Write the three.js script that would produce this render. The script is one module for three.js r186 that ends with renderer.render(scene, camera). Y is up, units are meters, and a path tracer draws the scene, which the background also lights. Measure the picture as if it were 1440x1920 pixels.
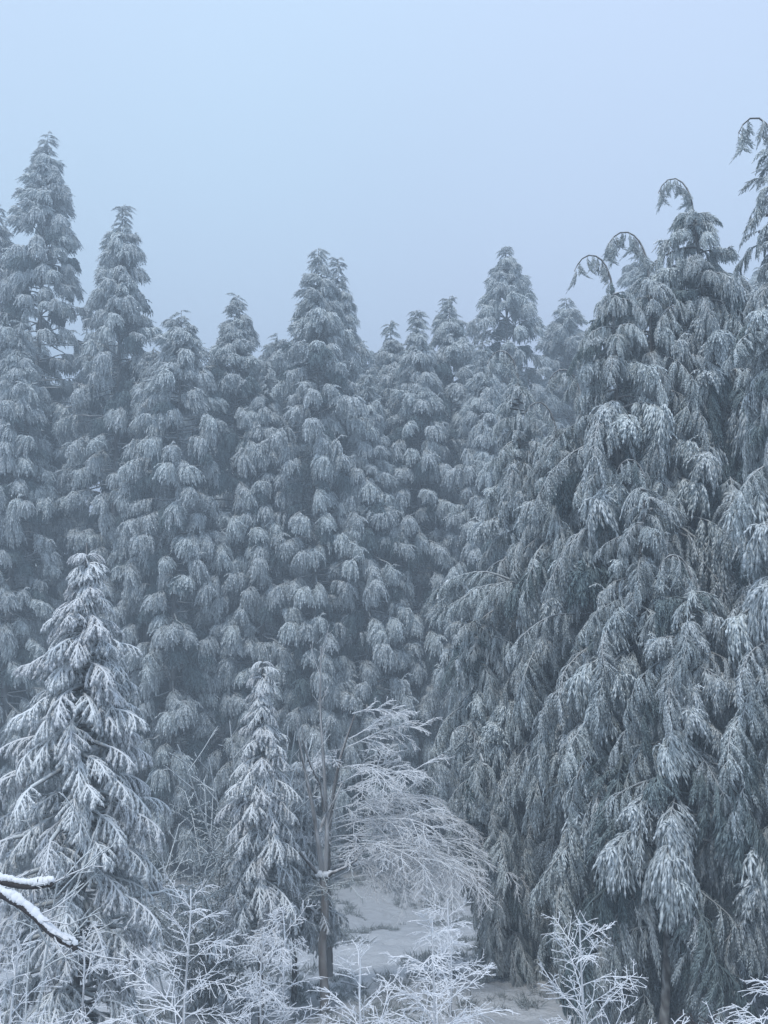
import * as THREE from 'three';
import { ImprovedNoise } from 'three/addons/math/ImprovedNoise.js';

// ---------------------------------------------------------------- camera, sky, light
const FOV = 60, PITCH = 6 * Math.PI / 180, TAN = Math.tan(FOV * Math.PI / 360);
const scene = new THREE.Scene();
const camera = new THREE.PerspectiveCamera(FOV, 3 / 4, 0.1, 600);
camera.position.set(0, 0, 0);
camera.lookAt(0, Math.sin(PITCH), -Math.cos(PITCH));
camera.updateMatrixWorld();
const renderer = new THREE.WebGLRenderer({ antialias: true });
renderer.toneMapping = THREE.LinearToneMapping;
renderer.toneMappingExposure = 1.5;
renderer.shadowMap.enabled = true;

const perlin = new ImprovedNoise();
const nz = (x, y = 0, z = 0) => perlin.noise(x + 31.7, y + 17.3, z + 5.1);

{ // overcast, cold, softly mottled sky
  const W = 256, H = 128, data = new Float32Array(W * H * 4);
  for (let j = 0; j < H; j++) for (let i = 0; i < W; i++) {
    const el = ((j + 0.5) / H - 0.5) * Math.PI, az = (i + 0.5) / W * 2 * Math.PI;
    const x = Math.cos(el) * Math.cos(az), y = Math.sin(el), z = Math.cos(el) * Math.sin(az);
    const n = nz(x * 1.6 + 3, y * 2.2, z * 1.6) + 0.5 * nz(x * 3.4, y * 4, z * 3.4 + 9);
    const m = nz(x * 2 - 4, y * 2.6 + 7, z * 2);
    const up = Math.max(0, y), k = 1.00 + 0.10 * up + 0.06 * n;
    const cy = 0.10 * m - 0.02 * up + 0.04 * n;
    const o = (j * W + i) * 4;
    data[o] = (0.485 - 0.25 * cy) * k; data[o + 1] = (0.612 + 0.3 * cy) * k; data[o + 2] = 0.80 * k; data[o + 3] = 1;
  }
  const sky = new THREE.DataTexture(data, W, H, THREE.RGBAFormat, THREE.FloatType);
  sky.mapping = THREE.EquirectangularReflectionMapping;
  sky.magFilter = THREE.LinearFilter; sky.minFilter = THREE.LinearFilter; sky.needsUpdate = true;
  scene.background = sky; scene.environment = sky;
}
const sun = new THREE.DirectionalLight(new THREE.Color(1.0, 0.985, 0.96), 1.5);
sun.position.set(-16, 60, 16); sun.target.position.set(2, -4, -22);
sun.castShadow = true; sun.shadow.radius = 26; sun.shadow.mapSize.set(2048, 2048);
Object.assign(sun.shadow.camera, { left: -45, right: 45, top: 45, bottom: -45, near: 1, far: 160 });
scene.add(sun, sun.target);
scene.fog = new THREE.FogExp2(new THREE.Color(0.755, 0.888, 1.0), 0.0118);

// ---------------------------------------------------------------- helpers
let seed = 1;
const rnd = () => { seed |= 0; seed = seed + 0x6D2B79F5 | 0; let t = Math.imul(seed ^ seed >>> 15, 1 | seed); t = t + Math.imul(t ^ t >>> 7, 61 | t) ^ t; return ((t ^ t >>> 14) >>> 0) / 4294967296; };
const R = (a, b) => a + (b - a) * rnd();
const lerp = (a, b, t) => a + (b - a) * t;
const clamp = (x, a = 0, b = 1) => Math.min(b, Math.max(a, x));
const sstep = (a, b, x) => { const t = clamp((x - a) / (b - a)); return t * t * (3 - 2 * t); };
const V = (x, y, z) => new THREE.Vector3(x, y, z);
const mixc = (a, b, t) => [lerp(a[0], b[0], t), lerp(a[1], b[1], t), lerp(a[2], b[2], t)];

// a direction of the photograph (1440 x 1920) met at a horizontal distance d
function at(px, py, d) {
  const u = (px - 720) / 960 * TAN, v = (960 - py) / 960 * TAN;
  const s = d / (Math.cos(PITCH) - v * Math.sin(PITCH));
  return V(u * s, (v * Math.cos(PITCH) + Math.sin(PITCH)) * s, -d);
}
function groundY(x, z) {
  const d = -z;
  const pts = [[-60, 2], [-2, -1.6], [1.5, -1.75], [5, -3.4], [8, -4.7], [13, -6.5], [17, -7.3], [24, -8.9], [32, -10.6], [37, -11.0], [46, -9.2], [60, -4], [140, 22]];
  let y = pts[0][1];
  if (d > 140) y = 22;
  for (let i = 0; i + 1 < pts.length; i++) if (d >= pts[i][0] && d <= pts[i + 1][0]) { const t = (d - pts[i][0]) / (pts[i + 1][0] - pts[i][0]); y = lerp(pts[i][1], pts[i + 1][1], sstep(0, 1, t) * 0.4 + t * 0.6); }
  return y + 0.35 * nz(x * 0.16, 0, z * 0.16) + 0.16 * nz(x * 0.6, 4, z * 0.6) + 0.07 * nz(x * 1.7, 9, z * 1.7) + 0.03 * nz(x * 4.1, 9, z * 4.1);
}

class Builder {
  constructor() { this.p = []; this.n = []; this.c = []; this.i = []; }
  vert(x, y, z, nx, ny, nz_, c) { this.p.push(x, y, z); this.n.push(nx, ny, nz_); this.c.push(c[0], c[1], c[2]); return this.p.length / 3 - 1; }
  get geometry() {
    for (let k = 0; k < this.i.length; k += 3) { const q = this.i[k + 1]; this.i[k + 1] = this.i[k + 2]; this.i[k + 2] = q; }
    const g = new THREE.BufferGeometry();
    g.setAttribute('position', new THREE.Float32BufferAttribute(this.p, 3));
    g.setAttribute('normal', new THREE.Float32BufferAttribute(this.n, 3));
    g.setAttribute('color', new THREE.Float32BufferAttribute(this.c, 3));
    g.setIndex(this.i);
    return g;
  }
  // a tapering spindle: one finger of foliage; frost(ny, t) gives its colour
  strand(p, d, len, w, sag, col, flat = 1) {
    let ax = Math.abs(d.y) < 0.9 ? V(0, 1, 0) : V(1, 0, 0);
    const s = V().crossVectors(d, ax).normalize(), u = V().crossVectors(s, d).normalize();
    const rings = [[0, 0.35], [0.42, 1]], base = this.p.length / 3, a0 = rnd() * 6.28;
    for (const [t, k] of rings) for (let j = 0; j < 3; j++) {
      const a = a0 + j * 2.0944, ca = Math.cos(a), sa = Math.sin(a) * flat;
      const nx = s.x * ca + u.x * sa, ny = s.y * ca + u.y * sa, nz_ = s.z * ca + u.z * sa;
      this.vert(p.x + d.x * len * t + nx * w * k, p.y + d.y * len * t - sag * t * t + ny * w * k, p.z + d.z * len * t + nz_ * w * k, nx, ny, nz_, col(ny, t));
    }
    this.vert(p.x + d.x * len, p.y + d.y * len - sag, p.z + d.z * len, d.x, d.y, d.z, col(d.y * 0.3, 1));
    for (let j = 0; j < 3; j++) { const k = (j + 1) % 3; this.i.push(base + j, base + 3 + k, base + 3 + j, base + j, base + k, base + 3 + k, base + 3 + j, base + 3 + k, base + 6); }
  }
  // a tube through points pts with radii rad (number or function of t)
  tube(pts, rad, sides, col, rough = 0) {
    const N = pts.length, base = this.p.length / 3;
    for (let k = 0; k < N; k++) {
      const a = pts[Math.max(0, k - 1)], b = pts[Math.min(N - 1, k + 1)], d = V().subVectors(b, a).normalize();
      const ax = Math.abs(d.y) < 0.85 ? V(0, 1, 0) : V(0, 0, 1);
      const s = V().crossVectors(d, ax).normalize(), u = V().crossVectors(s, d).normalize(), t = k / (N - 1), r = typeof rad === 'function' ? rad(t) : rad;
      for (let j = 0; j < sides; j++) {
        const an = j / sides * 6.28319, ca = Math.cos(an), sa = Math.sin(an), q = r * (1 + rough * (rnd() - 0.5) * 2);
        const nx = s.x * ca + u.x * sa, ny = s.y * ca + u.y * sa, nz_ = s.z * ca + u.z * sa;
        this.vert(pts[k].x + nx * q, pts[k].y + ny * q, pts[k].z + nz_ * q, nx, ny, nz_, col(ny, t, an));
      }
    }
    for (let k = 0; k + 1 < N; k++) for (let j = 0; j < sides; j++) { const q = (j + 1) % sides, a = base + k * sides; this.i.push(a + j, a + sides + q, a + sides + j, a + j, a + q, a + sides + q); }
    const e = pts[N - 1], d = V().subVectors(e, pts[N - 2]).normalize(), r = typeof rad === 'function' ? rad(1) : rad;
    const tip = this.vert(e.x + d.x * r, e.y + d.y * r, e.z + d.z * r, d.x, d.y, d.z, col(d.y, 1, 0)), L = base + (N - 1) * sides;
    for (let j = 0; j < sides; j++) this.i.push(L + j, L + (j + 1) % sides, tip);
  }
}
const used = new Map();
function numbered(name) { const k = used.get(name) || 0; used.set(name, k + 1); return k ? `${name}_${String(k).padStart(3, '0')}` : name; }
function thing(name, label, category, pos, group) {
  const o = new THREE.Group(); o.name = numbered(name); o.position.copy(pos); o.userData = { label, category };
  if (group) o.userData.group = group;
  scene.add(o); return o;
}
function part(name, geo, mat, parent, kind) {
  const m = new THREE.Mesh(geo, mat); m.name = name; m.castShadow = m.receiveShadow = true;
  if (kind) m.userData.kind = kind;
  parent.add(m); return m;
}

// ---------------------------------------------------------------- materials
const vmat = (tint, rough = 0.92) => new THREE.MeshStandardMaterial({ vertexColors: true, color: new THREE.Color().setRGB(...tint), roughness: rough });
const frosted = [vmat([1, 1, 1]), vmat([0.84, 0.87, 0.88]), vmat([1.1, 1.11, 1.1]), vmat([0.40, 0.46, 0.46]), vmat([0.24, 0.30, 0.31])];  // last: dark copy for inner boughs, scant rime plus shade painted into gaps
const bark = vmat([1, 1, 1], 0.95);

const RIME = [0.86, 0.915, 0.93], SNOW = [0.84, 0.86, 0.88], LEAF = [0.030, 0.056, 0.050], WOOD = [0.060, 0.048, 0.040];
// rime over foliage: thickest on upper faces and on the outer ends of each finger
const rimeOn = (cover, leaf = LEAF, ice = RIME) => (ny, t) => mixc(leaf, ice, clamp(cover * (0.30 + 0.80 * t + 0.40 * ny) + 0.015));
const barkCol = cover => (ny, t, a) => mixc(WOOD, RIME, clamp(cover * (0.25 + 0.9 * ny)));

// ---------------------------------------------------------------- foliage
// a drooping spray: a midrib that bends down, with fingers set along both sides
function frond(b, p, dir, len, fingers, w, droop, cover, leaf, ice, flat = 0.7) {
  const d = dir.clone().normalize(), q = p.clone(), steps = Math.max(2, Math.round(fingers / 2)), st = len / steps;
  const out = V(), side = V();
  for (let k = 0; k < steps; k++) {
    const t = k / steps;
    d.y -= droop * (0.5 + t) / steps * 2; d.normalize();
    side.crossVectors(d, V(0, 1, 0)); if (side.lengthSq() < 0.01) side.set(1, 0, 0.3); side.normalize();
    const tw = R(-0.9, 0.9), up = V().crossVectors(side, d), s2 = side.clone().multiplyScalar(Math.cos(tw)).addScaledVector(up, Math.sin(tw));
    for (const sg of [-1, 1]) {
      out.copy(d).multiplyScalar(R(0.7, 1)).addScaledVector(s2, sg * R(0.35, 0.75)); out.y -= R(0.05, 0.35); out.normalize();
      const cv = cover * R(0.75, 1.2);
      b.strand(q, out, len * lerp(0.42, 0.26, t) * R(0.8, 1.25), w * R(0.75, 1.25), len * 0.08, rimeOn(cv, leaf, ice), flat);
    }
    const nq = q.clone().addScaledVector(d, st);
    b.strand(q, d, st * 1.7, w * 0.75, 0, rimeOn(cover, leaf, ice), flat);
    q.copy(nq);
  }
  b.strand(q, d, len * 0.3, w, 0, rimeOn(cover * 1.1, leaf, ice), flat);
}
function curve(p, dir, len, n, bend) { // polyline that turns by bend(t) (a vector added to its heading)
  const pts = [p.clone()], d = dir.clone().normalize(), q = p.clone();
  for (let k = 0; k < n; k++) { d.add(bend((k + 0.5) / n)).normalize(); q.addScaledVector(d, len / n); pts.push(q.clone()); }
  return pts;
}
const along = (pts, t) => { const f = clamp(t) * (pts.length - 1), i = Math.min(pts.length - 2, Math.floor(f)); return pts[i].clone().lerp(pts[i + 1], f - i); };
const headingAt = (pts, t) => { const i = Math.min(pts.length - 2, Math.floor(clamp(t) * (pts.length - 1))); return V().subVectors(pts[i + 1], pts[i]).normalize(); };

// bough of the cypresses in the wall of trees: a limb that ends in a nodding mop of sprays (about 1.5 m)
function mopBough(s) {
  seed = s; const b = new Builder();
  const limb = curve(V(0, 0, 0), V(1, R(0.1, 0.45), R(-0.12, 0.12)), 1.3, 8, t => V(0, -0.16 * t + R(-0.10, 0.06), R(-0.13, 0.13)));
  b.tube(limb, t => lerp(0.030, 0.010, t), 4, barkCol(0.6));
  const N = 13;
  for (let k = 0; k < N; k++) {
    const t = lerp(0.34, 1, Math.pow(k / (N - 1), 0.75)), p = along(limb, t), h = headingAt(limb, t);
    const sg = k % 2 ? 1 : -1, ang = R(0.25, 1.15) * sg, L = lerp(0.36, 0.16, t) * R(0.6, 1.4);
    const d = V(Math.cos(ang) * h.x - Math.sin(ang) * h.z, R(0.0, 0.4), Math.sin(ang) * h.x + Math.cos(ang) * h.z);
    const br = curve(p, d, L, 4, u => V(0, -0.22, 0));
    b.tube(br, 0.009, 3, barkCol(1.2));
    for (let m = 0; m < 4; m++) {
      const u = lerp(0.3, 1, m / 3), q = along(br, u), hd = headingAt(br, u);
      hd.y += R(-0.2, 0.3); hd.x += R(-0.5, 0.5); hd.z += R(-0.5, 0.5);
      frond(b, q, hd, R(0.28, 0.60), 5, R(0.027, 0.039), R(1.0, 1.9), R(0.65, 1.2));
    }
  }
  for (let m = 0; m < 6; m++) frond(b, along(limb, R(0.9, 1)), V(R(-0.2, 1), R(0, 0.5), R(-0.8, 0.8)), R(0.3, 0.55), 5, 0.034, 0.9, 1.15);
  return b.geometry;
}
// bough of the weeping trees (about 2.3 m): a crooked limb with hanging bunches of fine sprays at uneven distances
function weepBough(s) {
  seed = s; const b = new Builder();
  const limb = curve(V(0, 0, 0), V(1, R(0.05, 0.35), 0), 2.3, 14, t => V(R(-0.05, 0.05), R(-0.11, 0.07) - 0.03 - 0.09 * t, R(-0.16, 0.16)));
  b.tube(limb, t => lerp(0.036, 0.010, t), 5, barkCol(0.55));
  const nodes = 12;
  for (let k = 0; k < nodes; k++) {
    const t = clamp(lerp(0.14, 1, (k + R(-0.35, 0.35)) / (nodes - 1)), 0.1, 1);
    for (let j = 0; j < 2 + (rnd() < 0.5); j++) {
      const p = along(limb, t), h = headingAt(limb, t), sg = (k + j) % 2 ? 1 : -1, ang = R(0.2, 1.35) * sg, L = lerp(0.72, 0.26, t) * R(0.35, 1.2);
      const d = V(Math.cos(ang) * h.x - Math.sin(ang) * h.z, h.y * 0.5 + R(-0.25, 0.3), Math.sin(ang) * h.x + Math.cos(ang) * h.z);
      const br = curve(p, d, L, 6, u => V(R(-0.1, 0.1), -0.30 * (0.3 + u), R(-0.1, 0.1)));
      b.tube(br, t2 => lerp(0.011, 0.006, t2), 3, barkCol(1.1));
      const M = Math.max(4, Math.round(L * 13)), cv = R(0.6, 1.15);
      for (let m = 0; m < M; m++) {
        const u = lerp(0.2, 1, Math.pow(m / (M - 1), 0.8)), q = along(br, u), hd = headingAt(br, u);
        hd.x += R(-0.6, 0.6); hd.z += R(-0.6, 0.6); hd.y += R(-0.3, 0.15);
        frond(b, q, hd, R(0.17, 0.37), 7, R(0.0145, 0.0215), R(0.7, 1.3), cv * R(0.8, 1.15));
      }
    }
  }
  return b.geometry;
}
// a short hanging tuft for the thin tops and hooked leaders (about 0.45 m)
function sprig(s) {
  seed = s; const b = new Builder();
  const limb = curve(V(0, 0, 0), V(1, R(0, 0.3), 0), 0.36, 5, t => V(0, -0.22, R(-0.1, 0.1)));
  b.tube(limb, t => lerp(0.010, 0.006, t), 3, barkCol(1));
  for (let k = 0; k < 7; k++) { const t = lerp(0.25, 1, k / 6), h = headingAt(limb, t); h.z += R(-0.9, 0.9); h.y += R(-0.3, 0.2); frond(b, along(limb, t), h, R(0.18, 0.36), 6, R(0.013, 0.019), R(0.8, 1.3), R(0.7, 1.1)); }
  return b.geometry;
}
// snow-laden bough of the young spruces (about 1 m): stubby fingers that hang from forking spines, caked on top
function snowBough(s) {
  seed = s; const b = new Builder();
  const cake = (ny) => mixc([0.34, 0.37, 0.38], SNOW, clamp(0.55 + 0.75 * ny)), need = k => rimeOn(k, [0.13, 0.16, 0.16], SNOW);
  const limb = curve(V(0, 0, 0), V(1, R(-0.1, 0.3), 0), 1.0, 8, t => V(R(-0.04, 0.04), -0.09 - 0.06 * t + R(-0.06, 0.06), R(-0.13, 0.13)));
  b.tube(limb, t => lerp(0.026, 0.019, t), 5, cake, 0.25);
  const spray = (br, n, len) => {
    for (let m = 0; m < n; m++) {
      const u = lerp(0.12, 1, m / (n - 1)), q = along(br, u), hd = headingAt(br, u);
      for (const sg2 of [-1, 1]) {
        const s2 = V().crossVectors(hd, V(0, 1, 0)).normalize().multiplyScalar(sg2 * R(0.25, 0.95));
        const o = hd.clone().add(s2); o.y -= R(0.1, 1.0); o.normalize();
        b.strand(q, o, len * R(0.7, 1.3), R(0.018, 0.028), 0.015, need(R(0.8, 1.2)), 0.85);
      }
    }
    b.strand(along(br, 0.95), headingAt(br, 1), 0.13, 0.026, 0.02, need(1.25));
  };
  const N = 13;
  for (let k = 0; k < N; k++) {
    const t = clamp(lerp(0.16, 1, (k + R(-0.4, 0.4)) / (N - 1)), 0.1, 1), p = along(limb, t), h = headingAt(limb, t);
    const sg = k % 2 ? 1 : -1, ang = R(0.35, 1.25) * sg, L = lerp(0.46, 0.16, t) * R(0.5, 1.3);
    const d = V(Math.cos(ang) * h.x - Math.sin(ang) * h.z, h.y * 0.6 + R(-0.3, 0.2), Math.sin(ang) * h.x + Math.cos(ang) * h.z);
    const br = curve(p, d, L, 5, u => V(R(-0.08, 0.08), -0.20, R(-0.08, 0.08)));
    b.tube(br, 0.017, 4, cake, 0.3);
    spray(br, Math.max(3, Math.round(L * 15)), 0.115);
    if (L > 0.25) for (let j = 0; j < 2; j++) { const u = R(0.3, 0.8), hd = headingAt(br, u); hd.add(V(R(-1, 1), R(-0.6, 0.1), R(-1, 1))); const b2 = curve(along(br, u), hd, L * 0.55, 4, () => V(0, -0.2, 0)); b.tube(b2, 0.014, 4, cake, 0.3); spray(b2, 3, 0.105); }
  }
  return b.geometry;
}
const MOPS = [11, 12, 13, 14, 15, 16, 17].map(mopBough), WEEPS = [21, 22, 23, 24, 25, 26, 27, 28].map(weepBough), SNOWS = [31, 32, 33, 34, 35, 36, 37].map(snowBough), SPRIGS = [41, 42, 43, 44].map(sprig);

function trunkGeo(pts, r0, r1, cover) {
  const b = new Builder();
  b.tube(pts, t => lerp(r0, r1, Math.pow(t, 0.85)), 9, (ny, t, a) => { const n = nz(a * 2.5, t * pts.length * 0.9, r0 * 40); return mixc([WOOD[0] * (1 + n * 0.5), WOOD[1] * (1 + n * 0.5), WOOD[2] * (1 + n * 0.5)], RIME, clamp(cover * (0.2 + 0.9 * n + ny))); }, 0.1);
  return b.geometry;
}
const tmpM = new THREE.Matrix4(), tmpQ = new THREE.Quaternion(), tmpE = new THREE.Euler();
const LIMB = (() => { const b = new Builder(); b.tube([V(0, 0, 0), V(0.5, 0.0, 0), V(1, 0, 0)], t => lerp(0.036, 0.030, t), 5, barkCol(1.0)); return b.geometry; })();
/* a conifer. Its top is where the picture point px,py lies at distance d; bx is the picture column of its foot.
   hook: how far (m) the leader bows over, negative to the left. Boughs follow from the tip down. */
function conifer(name, label, o) {
  seed = o.seed;
  const top = at(o.px, o.py, o.d), bx = o.bx !== undefined ? at(o.bx, 960, o.d).x : top.x, hook = o.hook || 0;
  const z = -o.d, base = V(bx, groundY(bx, z) - 0.05, z), H = top.y - base.y;
  const g = thing(name, label, 'tree', base, o.group), pts = [], ry = Math.abs(hook) * 1.1, sx = top.x - bx - hook, sy = H - ry;
  for (let k = 0; k <= 40; k++) { const t = k / 40, w = 0.10 * Math.sin(t * 3.14); pts.push(V(sx * Math.pow(t, 1.3) + w * nz(t * 5, o.seed, 0), sy * t, w * nz(t * 5, 3, o.seed))); }
  if (hook) for (let k = 1; k <= 16; k++) { const f = k / 16 * 2.5; pts.push(V(sx + hook * (1 - Math.cos(f)) / 1.8, sy + ry * Math.sin(f), 0.1 * hook * f)); }
  const path = new THREE.CatmullRomCurve3(pts), len = path.getLength(), arc = hook ? ry * 1.9 : 0;
  part('trunk', trunkGeo(path.getSpacedPoints(100), o.r || H * 0.0105, 0.012, 0.6), bark, g);
  const geos = o.geos, cam = V(0 - base.x, 0, 0 - base.z).normalize(), all = [...geos, ...SPRIGS], crowns = all.map(() => []), limbs = [], inner = [];
  let s0 = o.tipGap || 0.05, yaw = R(0, 6.28), count = 0; const stop = len * (1 - (o.low || 0.06));
  while (s0 < stop) {
    const t = s0 / len, rad = o.profile(s0, len) * R(0.82, 1.15);
    const n = Math.max(3, Math.round(o.per * Math.min(1, 0.6 + rad / o.rmax * 0.5)));
    for (let k = 0; k < n; k++) {
      yaw += 2.399963 + R(-0.35, 0.35);
      const s1 = clamp(s0 + R(-0.5, 0.5) * Math.min(o.step, 0.3 + rad * 0.3) * (o.loose || 1), 0, len), pos = path.getPointAt(1 - s1 / len);
      let vi = Math.floor(rnd() * geos.length), L0 = o.L0, tilt = (o.tilt ? o.tilt(t) : lerp(0.55, -0.08, sstep(0, 0.3, t))) + R(-0.16, 0.16) * (o.loose || 1);
      const small = o.sprigs && rad < o.sprigs;
      if (small) { vi = geos.length + Math.floor(rnd() * SPRIGS.length); L0 = 0.45; }
      if (s1 < arc) tilt = R(-1.35, -0.7);
      const onArc = s1 < arc; if (onArc && k > (o.fullArc ? 5 : 1)) continue;
      let deep = false, s = Math.max(small ? 0.75 : o.smin || 0.16, rad / L0) * R(0.8, 1.18), out = 0;
      if (onArc) { s = o.fullArc ? R(0.8, 1.25) : R(0.5, 0.85); if (vi < geos.length) { vi = geos.length + Math.floor(rnd() * SPRIGS.length); L0 = 0.45; } out = 0; }
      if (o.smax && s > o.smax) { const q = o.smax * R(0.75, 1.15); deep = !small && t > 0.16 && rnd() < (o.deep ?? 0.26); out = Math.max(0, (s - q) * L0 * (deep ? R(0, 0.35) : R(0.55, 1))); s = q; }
      const wide = Math.max(s, o.fat ? o.fat * 0.5 + s * 0.5 : s), tall = wide * (o.loose ? R(0.85, 1.4) : 1);
      tmpE.set(R(-0.25, 0.25), yaw, tilt, 'YZX'); tmpQ.setFromEuler(tmpE);
      if (out > 0.05) limbs.push(tmpM.compose(pos, tmpQ, V(out + 0.05, 1, 1)).clone());
      pos.add(V(out, 0, 0).applyQuaternion(tmpQ));
      const front = Math.cos(yaw) * cam.x - Math.sin(yaw) * cam.z;
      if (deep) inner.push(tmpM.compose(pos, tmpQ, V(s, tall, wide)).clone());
      else if (front > -0.15 && count < (o.most || 300)) {
        const m = part('bough', all[vi], o.mats[Math.floor(rnd() * o.mats.length)], g);
        m.position.copy(pos); m.quaternion.copy(tmpQ); m.scale.set(s, tall, wide); count++;
      } else crowns[vi].push(tmpM.compose(pos, tmpQ, V(s, tall, wide)).clone());
    }
    s0 += s0 < arc ? R(0.09, 0.15) : Math.min(o.step, Math.max(0.13, rad * (o.dense || 0.42))) * R(0.75, 1.25);
  }
  if (limbs.length) { const im = new THREE.InstancedMesh(LIMB, bark, limbs.length); im.name = 'inner_limbs'; im.userData.kind = 'stuff'; limbs.forEach((m, k) => im.setMatrixAt(k, m)); im.castShadow = im.receiveShadow = true; g.add(im); }
  if (inner.length) { const im = new THREE.InstancedMesh(geos[o.seed % geos.length], o.innerMat || frosted[3], inner.length); im.name = 'inner_crown'; im.userData.kind = 'stuff'; inner.forEach((m, k) => im.setMatrixAt(k, m)); im.castShadow = im.receiveShadow = true; g.add(im); }  // inner boughs get a darker tint, which puts shade between outer ones
  crowns.forEach((list, i) => {
    if (!list.length) return;
    const im = new THREE.InstancedMesh(all[i], o.mats[i % o.mats.length], list.length); im.name = 'crown'; im.userData.kind = 'stuff';
    list.forEach((m, k) => im.setMatrixAt(k, m)); im.castShadow = im.receiveShadow = true; g.add(im);
  });
  return g;
}
const cone = (slope, rmax, shoulder = 0) => (down, H) => Math.min(rmax, 0.06 + shoulder * sstep(0.1, 1.6, down) + down * slope * (0.72 + 0.28 * sstep(0, 3.5, down))) * (1 - 0.25 * sstep(0.6, 1, down / H));

// ---------------------------------------------------------------- the setting
{
  const xs = [], zs = []; const grow = (from, to, fine, out) => { for (let v = from; v < to;) { out.push(v); v += fine(v); } out.push(to); };
  grow(-85, 85, v => Math.abs(v) < 14 ? 0.2 : Math.abs(v) < 40 ? 1.2 : 6, xs);
  grow(-90, 30, v => v > -30 && v < 2 ? 0.2 : v > -60 ? 1 : 6, zs);
  const p = [], idx = [], uv = [];
  for (const z of zs) for (const x of xs) { p.push(x, groundY(x, z), z); uv.push(x, z); }
  for (let j = 0; j + 1 < zs.length; j++) for (let i = 0; i + 1 < xs.length; i++) { const a = j * xs.length + i, b = a + xs.length; idx.push(a, b, a + 1, a + 1, b, b + 1); }
  const g = new THREE.BufferGeometry();
  g.setAttribute('position', new THREE.Float32BufferAttribute(p, 3)); g.setAttribute('uv', new THREE.Float32BufferAttribute(uv, 2)); g.setIndex(idx); g.computeVertexNormals();
  const S = 512, bump = new Float32Array(S * S * 4), colr = new Uint8Array(S * S * 4);
  seed = 5;
  const grids = [6, 17, 43, 110].map(n => ({ n, v: Float32Array.from({ length: n * n }, () => rnd() - 0.5) }));
  const tileNoise = (k, x, y) => {
    const { n, v } = grids[k], fx = x / S * n, fy = y / S * n, ix = Math.floor(fx), iy = Math.floor(fy), tx = sstep(0, 1, fx - ix), ty = sstep(0, 1, fy - iy), g = (a, c) => v[(c % n) * n + a % n];
    return lerp(lerp(g(ix, iy), g(ix + 1, iy), tx), lerp(g(ix, iy + 1), g(ix + 1, iy + 1), tx), ty);
  };
  for (let j = 0; j < S; j++) for (let i = 0; i < S; i++) {
    const n = 0.5 + 0.6 * tileNoise(0, i, j) + 0.4 * tileNoise(1, i, j) + 0.25 * tileNoise(2, i, j) + 0.15 * tileNoise(3, i, j), k = (j * S + i) * 4;
    bump[k] = bump[k + 1] = bump[k + 2] = n; bump[k + 3] = 1;
    const q = 206 + 14 * tileNoise(1, i, j) + 10 * tileNoise(3, i, j); colr[k] = q; colr[k + 1] = q + 3; colr[k + 2] = q + 6; colr[k + 3] = 255;
  }
  const bt = new THREE.DataTexture(bump, S, S, THREE.RGBAFormat, THREE.FloatType), ct = new THREE.DataTexture(colr, S, S);
  ct.colorSpace = THREE.SRGBColorSpace;
  for (const t of [bt, ct]) { t.wrapS = t.wrapT = THREE.RepeatWrapping; t.magFilter = THREE.LinearFilter; t.repeat.set(1 / 3, 1 / 3); t.needsUpdate = true; }
  const m = part('snowy_ground', g, new THREE.MeshStandardMaterial({ map: ct, bumpMap: bt, bumpScale: 0.06, roughness: 0.85 }), scene, 'structure');
}

// ---------------------------------------------------------------- the wall of cypresses
const K = 1.4; // the wall stands this much farther off than the first row of distances below
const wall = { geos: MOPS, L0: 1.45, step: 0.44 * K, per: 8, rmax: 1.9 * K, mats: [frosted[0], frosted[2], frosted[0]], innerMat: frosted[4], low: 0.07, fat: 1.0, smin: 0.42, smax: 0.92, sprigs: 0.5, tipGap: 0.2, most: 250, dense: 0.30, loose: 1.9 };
const W = (label, o) => conifer('cypress_tree', label, { ...wall, ...o, d: o.d * K, profile: (s, L) => o.profile(s / K, L / K) * K });
W('tallest frosted cypress at the left of the forest wall, with ragged narrow spire', { px: 90, py: 252, d: 29, seed: 101, profile: cone(0.235, 2.1, 0.15) });
W('frosted cypress cut by the left picture edge, beside the tallest spire', { px: -5, py: 385, d: 30, seed: 102, profile: cone(0.22, 2.0, 0.15) });
W('second tall frosted cypress, right of the tallest spire, with bent fine tip', { px: 236, py: 382, d: 28, seed: 103, profile: cone(0.24, 1.9), hook: 0.12 });
W('short frosted cypress with blunt top just right of the two tall left spires', { px: 340, py: 582, d: 26.5, seed: 104, profile: cone(0.33, 1.6, 0.2) });
W('frosted cypress with loose thin leader between blunt short tree and twin-topped tree', { px: 447, py: 553, d: 27.5, seed: 105, profile: cone(0.30, 1.75, 0.05), hook: 0.05 });
W('low dim frosted cypress far back, left of the twin-topped tree', { px: 520, py: 628, d: 34, seed: 106, profile: cone(0.4, 2.2, 0.2) });
W('frosted cypress with the taller, left spire of the twin tops at mid forest', { px: 597, py: 465, d: 27, seed: 107, profile: cone(0.26, 1.7, 0.08) });
W('frosted cypress with the lower, right spire of the twin tops at mid forest', { px: 634, py: 487, d: 27.8, seed: 108, profile: cone(0.24, 1.8, 0.02) });
W('dim frosted cypress with small nodding tip right of the twin tops', { px: 738, py: 600, d: 31, seed: 109, profile: cone(0.34, 1.9), hook: 0.15 });
W('frosted cypress with dark narrow top, first of a close pair at mid right', { px: 787, py: 580, d: 28, seed: 110, profile: cone(0.24, 1.7, 0.05), hook: 0.12 });
W('frosted cypress with bent tip and tiered top, left of the broad pyramid', { px: 850, py: 553, d: 29, seed: 111, profile: cone(0.27, 1.75, 0.05), hook: 0.2 });
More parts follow.
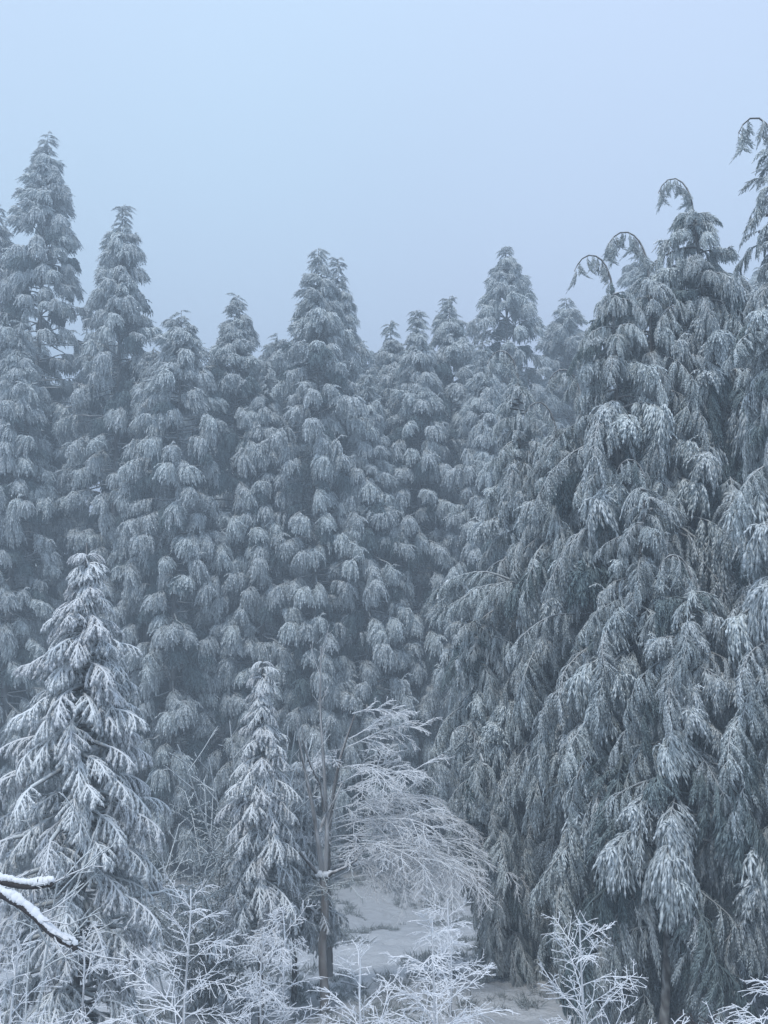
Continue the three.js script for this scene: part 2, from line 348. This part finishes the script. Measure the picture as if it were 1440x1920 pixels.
W('broad pyramidal frosted cypress fading into haze at right of centre', { px: 948, py: 463, d: 32, seed: 112, profile: cone(0.42, 2.6, 0.1), rmax: 3.6, per: 8 });
W('pale hazy frosted cypress behind, between broad pyramid and weeping trees', { px: 1062, py: 562, d: 34, seed: 113, profile: cone(0.42, 2.3, 0.2) });
W('pale hazy frosted cypress glimpsed behind the arching tops on the right', { px: 1195, py: 480, d: 33, seed: 114, profile: cone(0.4, 2.3, 0.2) });
W('pale hazy frosted cypress by the right picture edge, behind the weeping trees', { px: 1425, py: 500, d: 33, seed: 115, profile: cone(0.4, 2.3, 0.2) });
W('frosted cypress with low narrow top between the twin spires and the small nodding tip', { px: 690, py: 690, d: 27.2, seed: 116, profile: cone(0.20, 1.6, 0.1), low: 0.05 });
W('frosted cypress with low top in the gap beside the second tall left spire', { px: 288, py: 655, d: 27.2, seed: 117, profile: cone(0.20, 1.6, 0.1), low: 0.05 });
W('frosted cypress at far left in front of the tallest spire, above the snowy spruce', { px: 40, py: 600, d: 27.2, seed: 118, profile: cone(0.20, 1.6, 0.1), low: 0.05 });
W('frosted cypress with low top left of the twin spires, above the smaller snowy spruce', { px: 500, py: 680, d: 27.2, seed: 119, profile: cone(0.20, 1.6, 0.1), low: 0.05 });
W('frosted cypress with low top in front of the broad pyramid, left of slim hooked tree', { px: 905, py: 640, d: 27.2, seed: 120, profile: cone(0.20, 1.6, 0.1), low: 0.05 });


{ // the wood behind, seen only as dim foliage through the gaps
  seed = 151; const ms = [];
  for (let k = 0; k < 46; k++) {
    const d = R(50, 62), x = lerp(-31, 31, (k + rnd()) / 46), by = groundY(x, -d), topY = at(720, R(625, 740), d).y;
    for (let y = topY; y > by + 0.8; y -= R(0.45, 0.7)) {
      const rad = Math.min(2.6, 0.3 + (topY - y) * 0.3);
      for (let j = 0; j < 4; j++) { tmpE.set(R(-0.3, 0.3), R(0, 6.283), R(-0.3, 0.15), 'YZX'); tmpQ.setFromEuler(tmpE); const q = V(1, 0, 0).applyQuaternion(tmpQ), s = R(0.9, 1.4), o = Math.max(0, rad - 1.2 * s); ms.push(tmpM.compose(V(x + q.x * o, y, -d + q.z * o), tmpQ, V(s, s * 1.2, s * 1.2)).clone()); }
    }
  }
  const im = new THREE.InstancedMesh(MOPS[2], frosted[1], ms.length); im.name = 'background_forest';
  im.userData = { kind: 'stuff', label: 'dim frosted wood behind the front trees, seen through the gaps', category: 'forest' };
  ms.forEach((m, k) => im.setMatrixAt(k, m)); im.castShadow = im.receiveShadow = true; scene.add(im);
}

// ---------------------------------------------------------------- the weeping trees on the right
const weepTilt = t => lerp(0.25, -0.25, sstep(0, 0.3, t));
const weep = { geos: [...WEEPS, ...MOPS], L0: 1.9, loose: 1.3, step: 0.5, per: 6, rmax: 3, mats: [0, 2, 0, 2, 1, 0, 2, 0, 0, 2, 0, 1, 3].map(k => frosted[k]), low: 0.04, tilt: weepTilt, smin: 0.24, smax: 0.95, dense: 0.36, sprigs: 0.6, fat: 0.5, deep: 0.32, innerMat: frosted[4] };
const WT = (label, o) => conifer('weeping_cypress', label, { ...weep, ...o });
WT('tall weeping cypress with long frosted leader bowed left, highest whole tree on the right', { px: 1238, py: 330, d: 19, bx: 1420, hook: -0.7, seed: 201, profile: cone(0.38, 3.3, 0.0), rmax: 3.3, per: 9, dense: 0.28 });
WT('weeping cypress with arched tip bowing left, just left of the tallest weeping leader', { px: 1140, py: 430, d: 18.6, bx: 1240, hook: -0.85, seed: 202, profile: cone(0.30, 2.2, 0.0), rmax: 2.2 });
WT('weeping cypress with the lower, leftmost hooked tip of the three arched leaders', { px: 1080, py: 474, d: 18.2, bx: 1165, hook: -0.75, seed: 203, profile: cone(0.34, 2.4, 0.0), rmax: 2.4 });
WT('slim pale weeping cypress with hooked tip in front of the broad hazy pyramid', { px: 915, py: 655, d: 20.5, bx: 985, hook: -0.7, seed: 204, mats: [frosted[2], frosted[0]], profile: cone(0.22, 1.35, 0.05), rmax: 1.4 });
WT('pale weeping cypress with hooked tip between slim tree and large weeping trees', { px: 1030, py: 690, d: 19.6, bx: 1085, hook: -0.7, seed: 205, mats: [frosted[2], frosted[0]], profile: cone(0.3, 1.8, 0.05), rmax: 1.8 });
WT('short weeping cypress with rounded nodding top beside the slim hooked tree', { px: 985, py: 752, d: 19.2, bx: 1040, hook: -0.65, seed: 206, mats: [frosted[2], frosted[0]], profile: cone(0.3, 1.6, 0.1), rmax: 1.6 });
WT('weeping cypress at the right picture edge, its tip drooping high into the frame', { px: 1390, py: 215, d: 14.2, bx: 1490, hook: -0.55, seed: 207, low: 0.13, profile: cone(0.175, 2.2, 0.08), rmax: 2.2, per: 7 });
const nodding = WT('low weeping cypress whose top nods left, beside the spreading bare tree', { px: 822, py: 1085, d: 19.8, bx: 975, hook: -0.8, fullArc: true, seed: 208, profile: cone(0.34, 1.15, 0.2), rmax: 1.15, per: 8, dense: 0.28 });
seed = 231;
[[955, 1086, 0.80, 2.95, 0.28], [965, 1100, 0.74, 3.35, 0.15], [950, 1112, 0.7, 2.7, 0.12], [972, 1095, 0.62, 3.7, 0.2]].forEach(([x, y, s, yaw, tilt], k) => {
  const m = part('bough', WEEPS[k * 2], frosted[2], nodding); m.position.copy(at(x, y, 19.3).sub(nodding.position)); m.rotation.set(0, yaw, tilt, 'YZX'); m.scale.setScalar(s);
});
WT('small weeping cypress with rounded top, lowest beside the spreading bare tree', { px: 846, py: 1362, d: 19.0, bx: 950, hook: -0.6, fullArc: true, seed: 209, profile: cone(0.36, 1.0, 0.12), rmax: 1.0 });
WT('full weeping cypress, its skirts covering the middle of the right side', { px: 1160, py: 860, d: 16.6, bx: 1135, hook: -0.5, seed: 210, profile: cone(0.34, 2.1, 0.15), rmax: 2.1, per: 7 });
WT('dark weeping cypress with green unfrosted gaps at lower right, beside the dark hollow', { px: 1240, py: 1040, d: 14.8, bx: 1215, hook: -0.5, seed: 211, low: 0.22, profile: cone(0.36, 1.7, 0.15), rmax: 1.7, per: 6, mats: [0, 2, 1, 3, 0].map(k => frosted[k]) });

// ---------------------------------------------------------------- the young snow-laden spruces
const spruce = { geos: SNOWS, L0: 0.95, step: 0.19, per: 9, rmax: 1.3, deep: 0.3, innerMat: frosted[1], mats: [frosted[2], frosted[0]], low: 0.03, smin: 0.22, smax: 0.66, dense: 0.42, fat: 0.7, tilt: t => lerp(0.3, -0.12, sstep(0, 0.4, t)) };
const SP = (label, o) => conifer('snowy_spruce', label, { ...spruce, ...o });
SP('large white snow-laden spruce with pointed top at lower left', { px: 163, py: 1018, d: 13, bx: 172, tipGap: 0.24, seed: 301, r: 0.08, profile: cone(0.32, 1.45, 0.20), rmax: 1.45 });
SP('smaller snow-laden spruce left of the forked bare tree', { px: 492, py: 1236, d: 16.2, bx: 502, tipGap: 0.15, seed: 302, r: 0.05, low: 0.24, profile: cone(0.235, 0.82, 0.08), rmax: 0.85, per: 7, step: 0.22 });
SP('dim snowy spruce without visible top behind the forked bare tree', { px: 556, py: 1430, d: 17.9, bx: 560, seed: 303, low: 0.3, r: 0.06, profile: cone(0.36, 1.0, 0.1), rmax: 1.0, mats: [frosted[1]] });

// ---------------------------------------------------------------- bare, rimed wood
const rimedTwig = (under, ice = SNOW, k = 1) => (ny) => mixc(under, ice, clamp(k * (0.55 + 0.75 * ny)));
// a rimed twig that forks: o.n children per order, o.up bends the twig up (+) or down (-)
function twigs(b, p, dir, len, r, order, o) {
  const seg = Math.max(3, Math.min(9, Math.round(len / (o.seg || 0.09))));
  const pts = curve(p, dir, len, seg, t => V(R(-1, 1) * o.kink, R(-1, 1) * o.kink + o.up * (o.upEnd ? t : 1), R(-1, 1) * o.kink));
  b.tube(pts, t => lerp(r, r * 0.62, t), order ? 4 : (r > 0.02 ? 6 : 4), o.col, 0.22);
  if (order >= o.n.length) return;
  const n = Math.max(1, Math.round(o.n[order] * R(0.75, 1.25)));
  for (let k = 0; k < n; k++) {
    const t = lerp(o.from, 0.97, (k + rnd()) / n), h = headingAt(pts, t);
    const side = V().crossVectors(h, o.flat && rnd() < o.flat ? V(0, 1, 0) : V(R(-1, 1), R(-1, 1), R(-1, 1))).normalize().multiplyScalar((k % 2 ? 1 : -1) * R(0.5, 1.2));
    twigs(b, along(pts, t), h.clone().add(side).normalize(), len * lerp(o.ratio, o.ratio * 0.55, t) * R(0.6, 1.25), r * (o.thin || 0.72), order + 1, o);
  }
}
// parts given as lists of picture points at distance d
function limbFrom(g, list, d, r0, r1, dz, o) {
  const pts = list.map(([x, y], k) => at(x, y, d + dz * k / (list.length - 1)).sub(g.position)), c = new THREE.CatmullRomCurve3(pts).getPoints(Math.max(8, list.length * 5));
  const b = new Builder();
  b.tube(c, t => lerp(r0, r1, t), 7, (ny, t, a) => mixc(o.bark || WOOD, SNOW, clamp((o.cover ?? 0.5) * (0.35 + 0.9 * ny + 0.8 * nz(a, t * 9, r0 * 99)))), 0.16);
  for (let k = 0; k < (o.tw || 0); k++) {
    const t = R(0.25, 1), h = headingAt(c, t);
    twigs(b, along(c, t), V(R(-1, 1), R(0, 1), R(-1, 1)).add(h), R(0.2, 0.55) * (o.tl || 1), Math.max(0.007, r1 * 0.5), 0, { n: [2], kink: 0.12, up: 0.05, from: 0.3, ratio: 0.55, col: rimedTwig([0.2, 0.2, 0.2]) });
  }
  return part(o.name || 'limb', b.geometry, bark, g);
}
{
  seed = 401; const d = 17, foot = at(608, 1888, d); foot.y = groundY(foot.x, foot.z) - 0.05;
  const g = thing('bare_tree', 'bare forked tree with brown trunk and snow in its crotch, lower centre', 'tree', foot);
  const bk = [0.17, 0.14, 0.118];
  const trunk = limbFrom(g, [[608, 1905], [609, 1860], [604, 1780], [609, 1720], [606, 1640]], d, 0.092, 0.064, 0, { name: 'trunk', bark: bk, cover: 0.42 });
  limbFrom(g, [[605, 1645], [595, 1570], [584, 1500], [573, 1450], [560, 1385]], d, 0.05, 0.018, -0.2, { cover: 0.95, tw: 5 });
  limbFrom(g, [[610, 1645], [613, 1560], [608, 1450], [601, 1330], [602, 1212]], d, 0.05, 0.012, 0.3, { cover: 0.8, tw: 16, tl: 1.3 });
  limbFrom(g, [[608, 1520], [600, 1470], [585, 1440], [567, 1388]], d, 0.034, 0.017, -0.5, { cover: 1.0, tw: 4 });
  limbFrom(g, [[605, 1648], [585, 1625], [566, 1603], [540, 1572], [505, 1530]], d, 0.042, 0.018, -0.6, { cover: 0.85, tw: 5 });
  limbFrom(g, [[609, 1648], [622, 1637], [645, 1627], [670, 1611]], d, 0.036, 0.018, -0.4, { cover: 1.0, tw: 3 });
  limbFrom(g, [[600, 1560], [610, 1530], [628, 1498], [640, 1470]], d, 0.03, 0.012, 0.2, { cover: 0.9, tw: 3 });
  limbFrom(g, [[596, 1715], [570, 1690], [535, 1668], [505, 1650]], d, 0.035, 0.012, 0.4, { cover: 0.9, tw: 4 });
  for (const [x, y, r] of [[598, 1640, 0.06], [611, 1641, 0.055], [590, 1632, 0.04], [620, 1637, 0.04], [566, 1604, 0.06]]) {
    const q = at(x, y, d - 0.07).sub(g.position), sb = new Builder();
    sb.tube([q.clone().add(V(-r, -0.02, 0)), q.clone().add(V(-r * 0.4, r * 0.35, 0)), q.clone().add(V(r * 0.4, r * 0.3, 0)), q.clone().add(V(r, -0.03, 0))], t => r * (0.5 + 0.6 * Math.sin(t * 3.1)), 7, () => SNOW, 0.12);
    part('snow', sb.geometry, frosted[0], g);
  }
  for (const [x, y, yaw, sc] of [[603, 1700, 2.6, 0.42], [604, 1712, -1.2, 0.36], [570, 1690, -2, 0.4]]) {
    const m = part('snowy_twig', SNOWS[Math.floor(rnd() * 6)], frosted[0], g); m.position.copy(at(x, y, d - 0.05).sub(g.position)); m.rotation.set(0, yaw, -0.5, 'YZX'); m.scale.setScalar(sc);
  }
}
{ // spreading beech behind the bare tree: tiers of fine rimed twigs that sweep right and droop
  seed = 411; const d = 18.6, foot = at(617, 1800, d); foot.y = groundY(foot.x, foot.z) - 0.05;
  const g = thing('spreading_tree', 'small bare tree with tiers of fine rimed twigs sweeping right, behind the forked tree', 'tree', foot);
  limbFrom(g, [[617, 1830], [616, 1700], [617, 1560], [636, 1430], [665, 1340]], d, 0.075, 0.015, 0, { name: 'trunk', bark: [0.11, 0.09, 0.075], cover: 0.5 });
  const rows = [[1338, 0.9], [1385, 1.1], [1400, 1.3], [1440, 1.5], [1470, 1.6], [1490, 1.9], [1520, 2.0], [1540, 2.1], [1560, 2.4], [1580, 2.4], [1600, 2.5], [1625, 2.6], [1650, 2.4], [1500, 1.2], [1560, 1.2], [1430, 1.0], [1570, 2.6], [1590, 2.7], [1610, 2.8], [1630, 2.9], [1655, 2.7], [1545, 2.5]];
  rows.forEach(([y, L], k) => {
    const b = new Builder(), x = y > 1560 ? 617 : lerp(660, 617, sstep(1340, 1560, y));
    const yaw = k > 12 && k < 16 ? R(1.8, 3.2) : R(-0.75, 0.85);
    twigs(b, at(x, y, d).sub(g.position), V(Math.cos(yaw), R(0.15, 0.45), Math.sin(yaw)), L * 1.22, 0.013, 0, { n: [14, 8, 4], kink: 0.09, up: -0.17, upEnd: true, from: 0.14, ratio: 0.46, flat: 0.7, thin: 0.74, col: rimedTwig([0.55, 0.57, 0.59], [0.88, 0.90, 0.92]) });
    part('limb', b.geometry, frosted[0], g);
  });
}
{ // leafy bush between the two spruces
  seed = 421; const d = 17.4, foot = at(395, 1770, d); foot.y = groundY(foot.x, foot.z) - 0.05;
  const g = thing('leafy_bush', 'dense grey-green bush with curled rimed leaves between the two snowy spruces', 'bush', foot);
  for (let s = 0; s < 20; s++) {
    const b = new Builder(), a = s / 20 * 6.283 + R(-0.2, 0.2), tip = R(0.1, 0.55);
    const pts = curve(V(R(-0.3, 0.3), 0, R(-0.2, 0.2)), V(Math.cos(a) * tip, 1.2, Math.sin(a) * tip), R(3.2, 4.6), 9, t => V(Math.cos(a) * 0.05, -0.06 * t * 3, Math.sin(a) * 0.05));
    b.tube(pts, t => lerp(0.02, 0.007, t), 4, rimedTwig(WOOD, RIME, 0.8), 0.1);
    const bs = new Builder();
    for (let k = 0; k < 44; k++) {
      const t = R(0.12, 1), p = along(pts, t), q = curve(p, V(R(-1, 1), R(-0.2, 0.7), R(-1, 1)), R(0.25, 0.7), 4, u => V(R(-0.12, 0.12), -0.08, R(-0.12, 0.12)));
      b.tube(q, 0.0075, 3, rimedTwig([0.16, 0.16, 0.16], RIME), 0.2);
      for (let m = 0; m < 9; m++) { const w = along(q, R(0.15, 1)); bs.strand(w, V(R(-1, 1), R(-1.3, 0.4), R(-1, 1)).normalize(), R(0.06, 0.11), R(0.016, 0.027), R(0, 0.03), rimeOn(R(0.45, 0.95), [0.055, 0.075, 0.06]), 0.45); }
    }
    const st = part('stem', b.geometry, frosted[0], g); const lv = part('leaves', bs.geometry, frosted[0], st, 'stuff');
  }
}
function bareShrub(label, foot, sd, stems, o) { // several stems from one root, each a part with its twigs
  seed = sd; foot.y = groundY(foot.x, foot.z) - 0.04;
  const g = thing('bare_shrub', label, 'shrub', foot);
  for (const [dx, dy, dz, L] of stems) { const b = new Builder(); twigs(b, V(R(-0.06, 0.06), 0, R(-0.06, 0.06)), V(dx, dy, dz), L, o.r || 0.018, 0, o); part('stem', b.geometry, frosted[0], g); }
  return g;
}
const fine = { n: [7, 4, 2], kink: 0.07, up: -0.02, from: 0.45, ratio: 0.42, col: rimedTwig([0.22, 0.23, 0.24], RIME), seg: 0.2, thin: 0.7 };
bareShrub('thin bare sapling fanning out behind the top of the smaller snowy spruce', at(500, 1800, 17.2), 431, [[-0.45, 1, 0.1, 5.3], [-0.25, 1, 0, 5.4], [0.02, 1, 0.1, 5.2], [0.12, 1, 0, 5.3], [0.24, 1, -0.1, 5.0], [-0.15, 1, 0.2, 5.0]], { ...fine, from: 0.62, ratio: 0.26, up: 0.012, n: [6, 2], r: 0.02 });
bareShrub('tangled bare shrub at the left edge beside the large snowy spruce', at(40, 1850, 11.8), 432, [[-0.3, 1, 0.1, 3.4], [0.1, 1, 0, 3.3], [0.25, 1, 0.1, 3.2], [-0.1, 1, -0.2, 3.6], [-0.5, 1, 0, 3.2]], { ...fine, up: -0.05, r: 0.016, ratio: 0.36, n: [6, 3] });
bareShrub('dim tangle of bare twigs behind the right flank of the large snowy spruce', at(330, 1760, 16.8), 433, [[-0.3, 1, 0.1, 3.6], [0.1, 1, 0, 3.5], [0.35, 1, 0.1, 3.2], [-0.1, 1, -0.2, 3.3], [0.6, 1, 0.1, 3.0]], { ...fine, up: -0.06, ratio: 0.4, n: [9, 4, 2] });

bareShrub('dark brown unfrosted dead twigs in the hollow under the weeping trees, lower right', at(1310, 1880, 13.4), 434, [[-0.5, 0.9, 0.2, 1.4], [0.1, 1, 0.2, 1.6], [0.5, 0.9, 0.1, 1.3], [-0.2, 1, 0.3, 1.2]], { n: [7, 4, 2], kink: 0.1, up: -0.12, from: 0.2, ratio: 0.45, r: 0.014, seg: 0.1, thin: 0.7, col: rimedTwig([0.045, 0.026, 0.022], [0.12, 0.1, 0.1], 0.5) });

// ---------------------------------------------------------------- rimed larch saplings close to the camera
function larchBranch(s) {
  seed = s; const b = new Builder();
  twigs(b, V(0, 0, 0), V(1, R(0.1, 0.45), 0), 0.85, 0.0060, 0, { n: [11, 3], kink: 0.10, up: R(-0.08, 0.02), from: 0.12, ratio: 0.40, flat: 0.7, col: rimedTwig([0.55, 0.57, 0.59], [0.92, 0.93, 0.95]), seg: 0.05, thin: 0.86 });
  return b.geometry;
}
const LARCH = [51, 52, 53, 54, 55, 56, 57, 58].map(larchBranch);
function sapling(label, px, py, d, sd, o = {}) {
  seed = sd; const top = at(px, py, d), foot = V(top.x + (o.lean || 0), groundY(top.x, -d) - 0.03, -d), H = top.y - foot.y;
  const g = thing('larch_sapling', label, 'sapling', foot, undefined);
  const pts = []; for (let k = 0; k <= 16; k++) { const t = k / 16; pts.push(V(-(o.lean || 0) * t + 0.04 * nz(t * 3, sd, 0), t * H, 0.05 * nz(t * 3, sd, 7))); }
  const b = new Builder(); b.tube(pts, t => lerp(0.015, 0.005, t), 6, (ny, t, a) => mixc([0.09, 0.08, 0.075], [0.86, 0.88, 0.9], clamp(0.1 + 0.75 * t + 0.9 * nz(a, t * 14, sd))), 0.2); part('stem', b.geometry, bark, g);
  let yaw = R(0, 6), y = H * 0.96; const span = o.span || 0.75;
  while (y > Math.max(0.15, H - 2.6)) {
    yaw += 2.4 + R(-0.5, 0.5); const t = (H - y) / Math.max(1, H);
    const L = Math.min(span, 0.16 + (H - y) * (o.slope || 0.5)) * R(0.65, 1.2), p = along(pts, y / H);
    const m = part('branch', LARCH[Math.floor(rnd() * 8)], frosted[0], g);
    m.position.copy(p); m.rotation.set(R(-0.5, 0.5), yaw, R(-0.12, 0.4) + (o.up || 0), 'YZX'); const sc = L / 0.8; m.scale.set(sc, Math.max(0.58, sc), Math.max(0.58, sc));
    y -= (o.gap || 0.052) * R(0.6, 1.3);
  }
}
sapling('broad rimed larch sapling, tallest of the foreground ones, lower left of centre', 352, 1668, 6.6, 501, { span: 0.62 });
sapling('slim pointed rimed larch sapling left of the forked tree trunk', 533, 1700, 7.4, 502, { span: 0.42, slope: 0.3, gap: 0.06 });
sapling('thin short rimed larch sapling touching the slim one on its left', 492, 1745, 7.2, 503, { span: 0.32, slope: 0.3 });
sapling('bushy rimed larch sapling with arched shoots right of the forked tree trunk', 812, 1725, 6.0, 504, { span: 0.6, up: 0.2 });
sapling('faint rimed larch sapling just behind the bushy one with arched shoots', 842, 1685, 8.4, 505, { span: 0.45, slope: 0.35 });
sapling('rimed larch sapling with upright bent tip in front of the weeping trees', 1085, 1722, 6.0, 506, { span: 0.56, up: 0.3, lean: 0.12 });
sapling('rimed larch sapling in front of the large snowy spruce', 158, 1745, 6.8, 507, { span: 0.45, up: 0.3, gap: 0.13 });
sapling('rimed upright sapling at the lower left corner under the snowy branches', 40, 1765, 5.6, 508, { span: 0.5, up: 0.5, lean: -0.15, gap: 0.1 });
sapling('rimed sapling reaching into the lower right corner', 1450, 1835, 4.4, 509, { span: 0.5, up: 0.1 });
sapling('low rimed sapling with a few bare shoots at the foot of the forked tree', 668, 1795, 5.2, 510, { span: 0.42, up: 0.45, gap: 0.11, lean: 0.08 });

// ---------------------------------------------------------------- snow-topped branches at the left edge
{
  seed = 601; const foot = V(-2.75, 0, -3.3); foot.y = groundY(foot.x, foot.z) - 0.05;
  const g = thing('roadside_tree', 'dark branches with thick caps of snow reaching in from the left edge', 'tree', foot);
  const b = new Builder(), tp = []; for (let k = 0; k <= 10; k++) tp.push(V(0.02 * Math.sin(k), k * 0.42, 0.02 * Math.cos(k * 1.3))); b.tube(tp, t => lerp(0.11, 0.06, t), 10, barkCol(0.5), 0.06); part('trunk', b.geometry, bark, g);
  const arms = [[V(-2.75, -0.98, -3.3), at(-160, 1632, 3.4), at(-60, 1634, 3.4), at(0, 1652, 3.4), at(50, 1662, 3.4), at(97, 1658, 3.4)], [V(-2.75, -0.98, -3.3), at(-160, 1650, 3.3), at(-70, 1652, 3.3), at(0, 1676, 3.3), at(50, 1706, 3.3), at(100, 1752, 3.3), at(142, 1778, 3.3)]];
  arms.forEach((list, i) => {
    const c = new THREE.CatmullRomCurve3(list.map(p => p.clone().sub(g.position))).getPoints(200), bb = new Builder();
    bb.tube(c, t => lerp(0.018, 0.010, t), 8, (ny, t, a) => { const n = nz(a * 2, t * 30, i); return [0.055 + 0.02 * n, 0.05 + 0.02 * n, 0.05 + 0.02 * n]; }, 0.08);
    const br = part('branch', new THREE.BufferGeometry(), bark, g), sn = new Builder();
    const sc = c.map((p, k) => V(p.x, p.y + 0.016 + 0.004 * nz(k * 0.13, i * 9, 0), p.z + 0.004 * nz(k * 0.2, 3, i)));
    sn.tube(sc, t => (0.0155 + 0.005 * nz(t * 9, i * 5, 2) + 0.003 * nz(t * 23, i, 8) + 0.0015 * nz(t * 61, 5, i)) * (0.72 + 0.28 * sstep(-0.25, 0.1, nz(t * 7, i * 3, 4))) * (t > 0.98 ? 0.7 : 1), 14, () => [0.86, 0.87, 0.89], 0.15);
    for (let k = 0; k < 5; k++) { const t = R(0.62, 0.97), h = headingAt(c, t); twigs(bb, along(c, t), V(R(-0.6, 0.6), R(-0.2, 1), R(-0.6, 0.6)).add(h), R(0.08, 0.22), 0.0035, 0, { n: [2], kink: 0.12, up: 0.04, from: 0.3, ratio: 0.5, seg: 0.03, col: rimedTwig([0.06, 0.055, 0.055]) }); }
    br.geometry = bb.geometry; part('snow', sn.geometry, frosted[0], br);
  });
}

// ---------------------------------------------------------------- ground litter
{
  seed = 701; const b = new Builder();
  for (let k = 0; k < 22; k++) b.strand(V(R(-0.08, 0.08), 0, R(-0.08, 0.08)), V(R(-1, 1), R(0.25, 1.2), R(-1, 1)).normalize(), R(0.08, 0.26), R(0.006, 0.013), R(0, 0.08), rimeOn(R(0.3, 0.8), [0.05, 0.055, 0.045]), 0.5);
  const n = 2200, im = new THREE.InstancedMesh(b.geometry, frosted[1], n); im.name = 'undergrowth';
  im.userData = { kind: 'stuff', label: 'sparse rimed weeds and twigs poking through the snow', category: 'undergrowth' };
  for (let k = 0; k < n; k++) { let x, z, q; do { x = R(-8, 8); z = -R(11, 38); q = nz(x * 0.5, 3, z * 0.5); } while (q < -0.02); tmpE.set(R(-0.2, 0.2), R(0, 6.3), R(-0.2, 0.2)); tmpQ.setFromEuler(tmpE); const s = R(0.5, 1.5); im.setMatrixAt(k, tmpM.compose(V(x, groundY(x, z) - 0.01, z), tmpQ, V(s, s, s))); }
  im.castShadow = im.receiveShadow = true; scene.add(im);
}
{
  seed = 711; const a = at(640, 1722, 19.5), foot = V(a.x, groundY(a.x, a.z) + 0.12, a.z), b = new Builder();
  twigs(b, V(0, 0, 0), V(1, -0.08, 0.45), 1.3, 0.022, 0, { n: [6, 3], kink: 0.08, up: -0.01, from: 0.2, ratio: 0.5, col: rimedTwig(WOOD, SNOW) });
  const g = thing('fallen_branch', 'fallen rimed branch lying on the snow right of the forked trunk', 'branch', foot); part('stem', b.geometry, bark, g);
}
renderer.render(scene, camera);
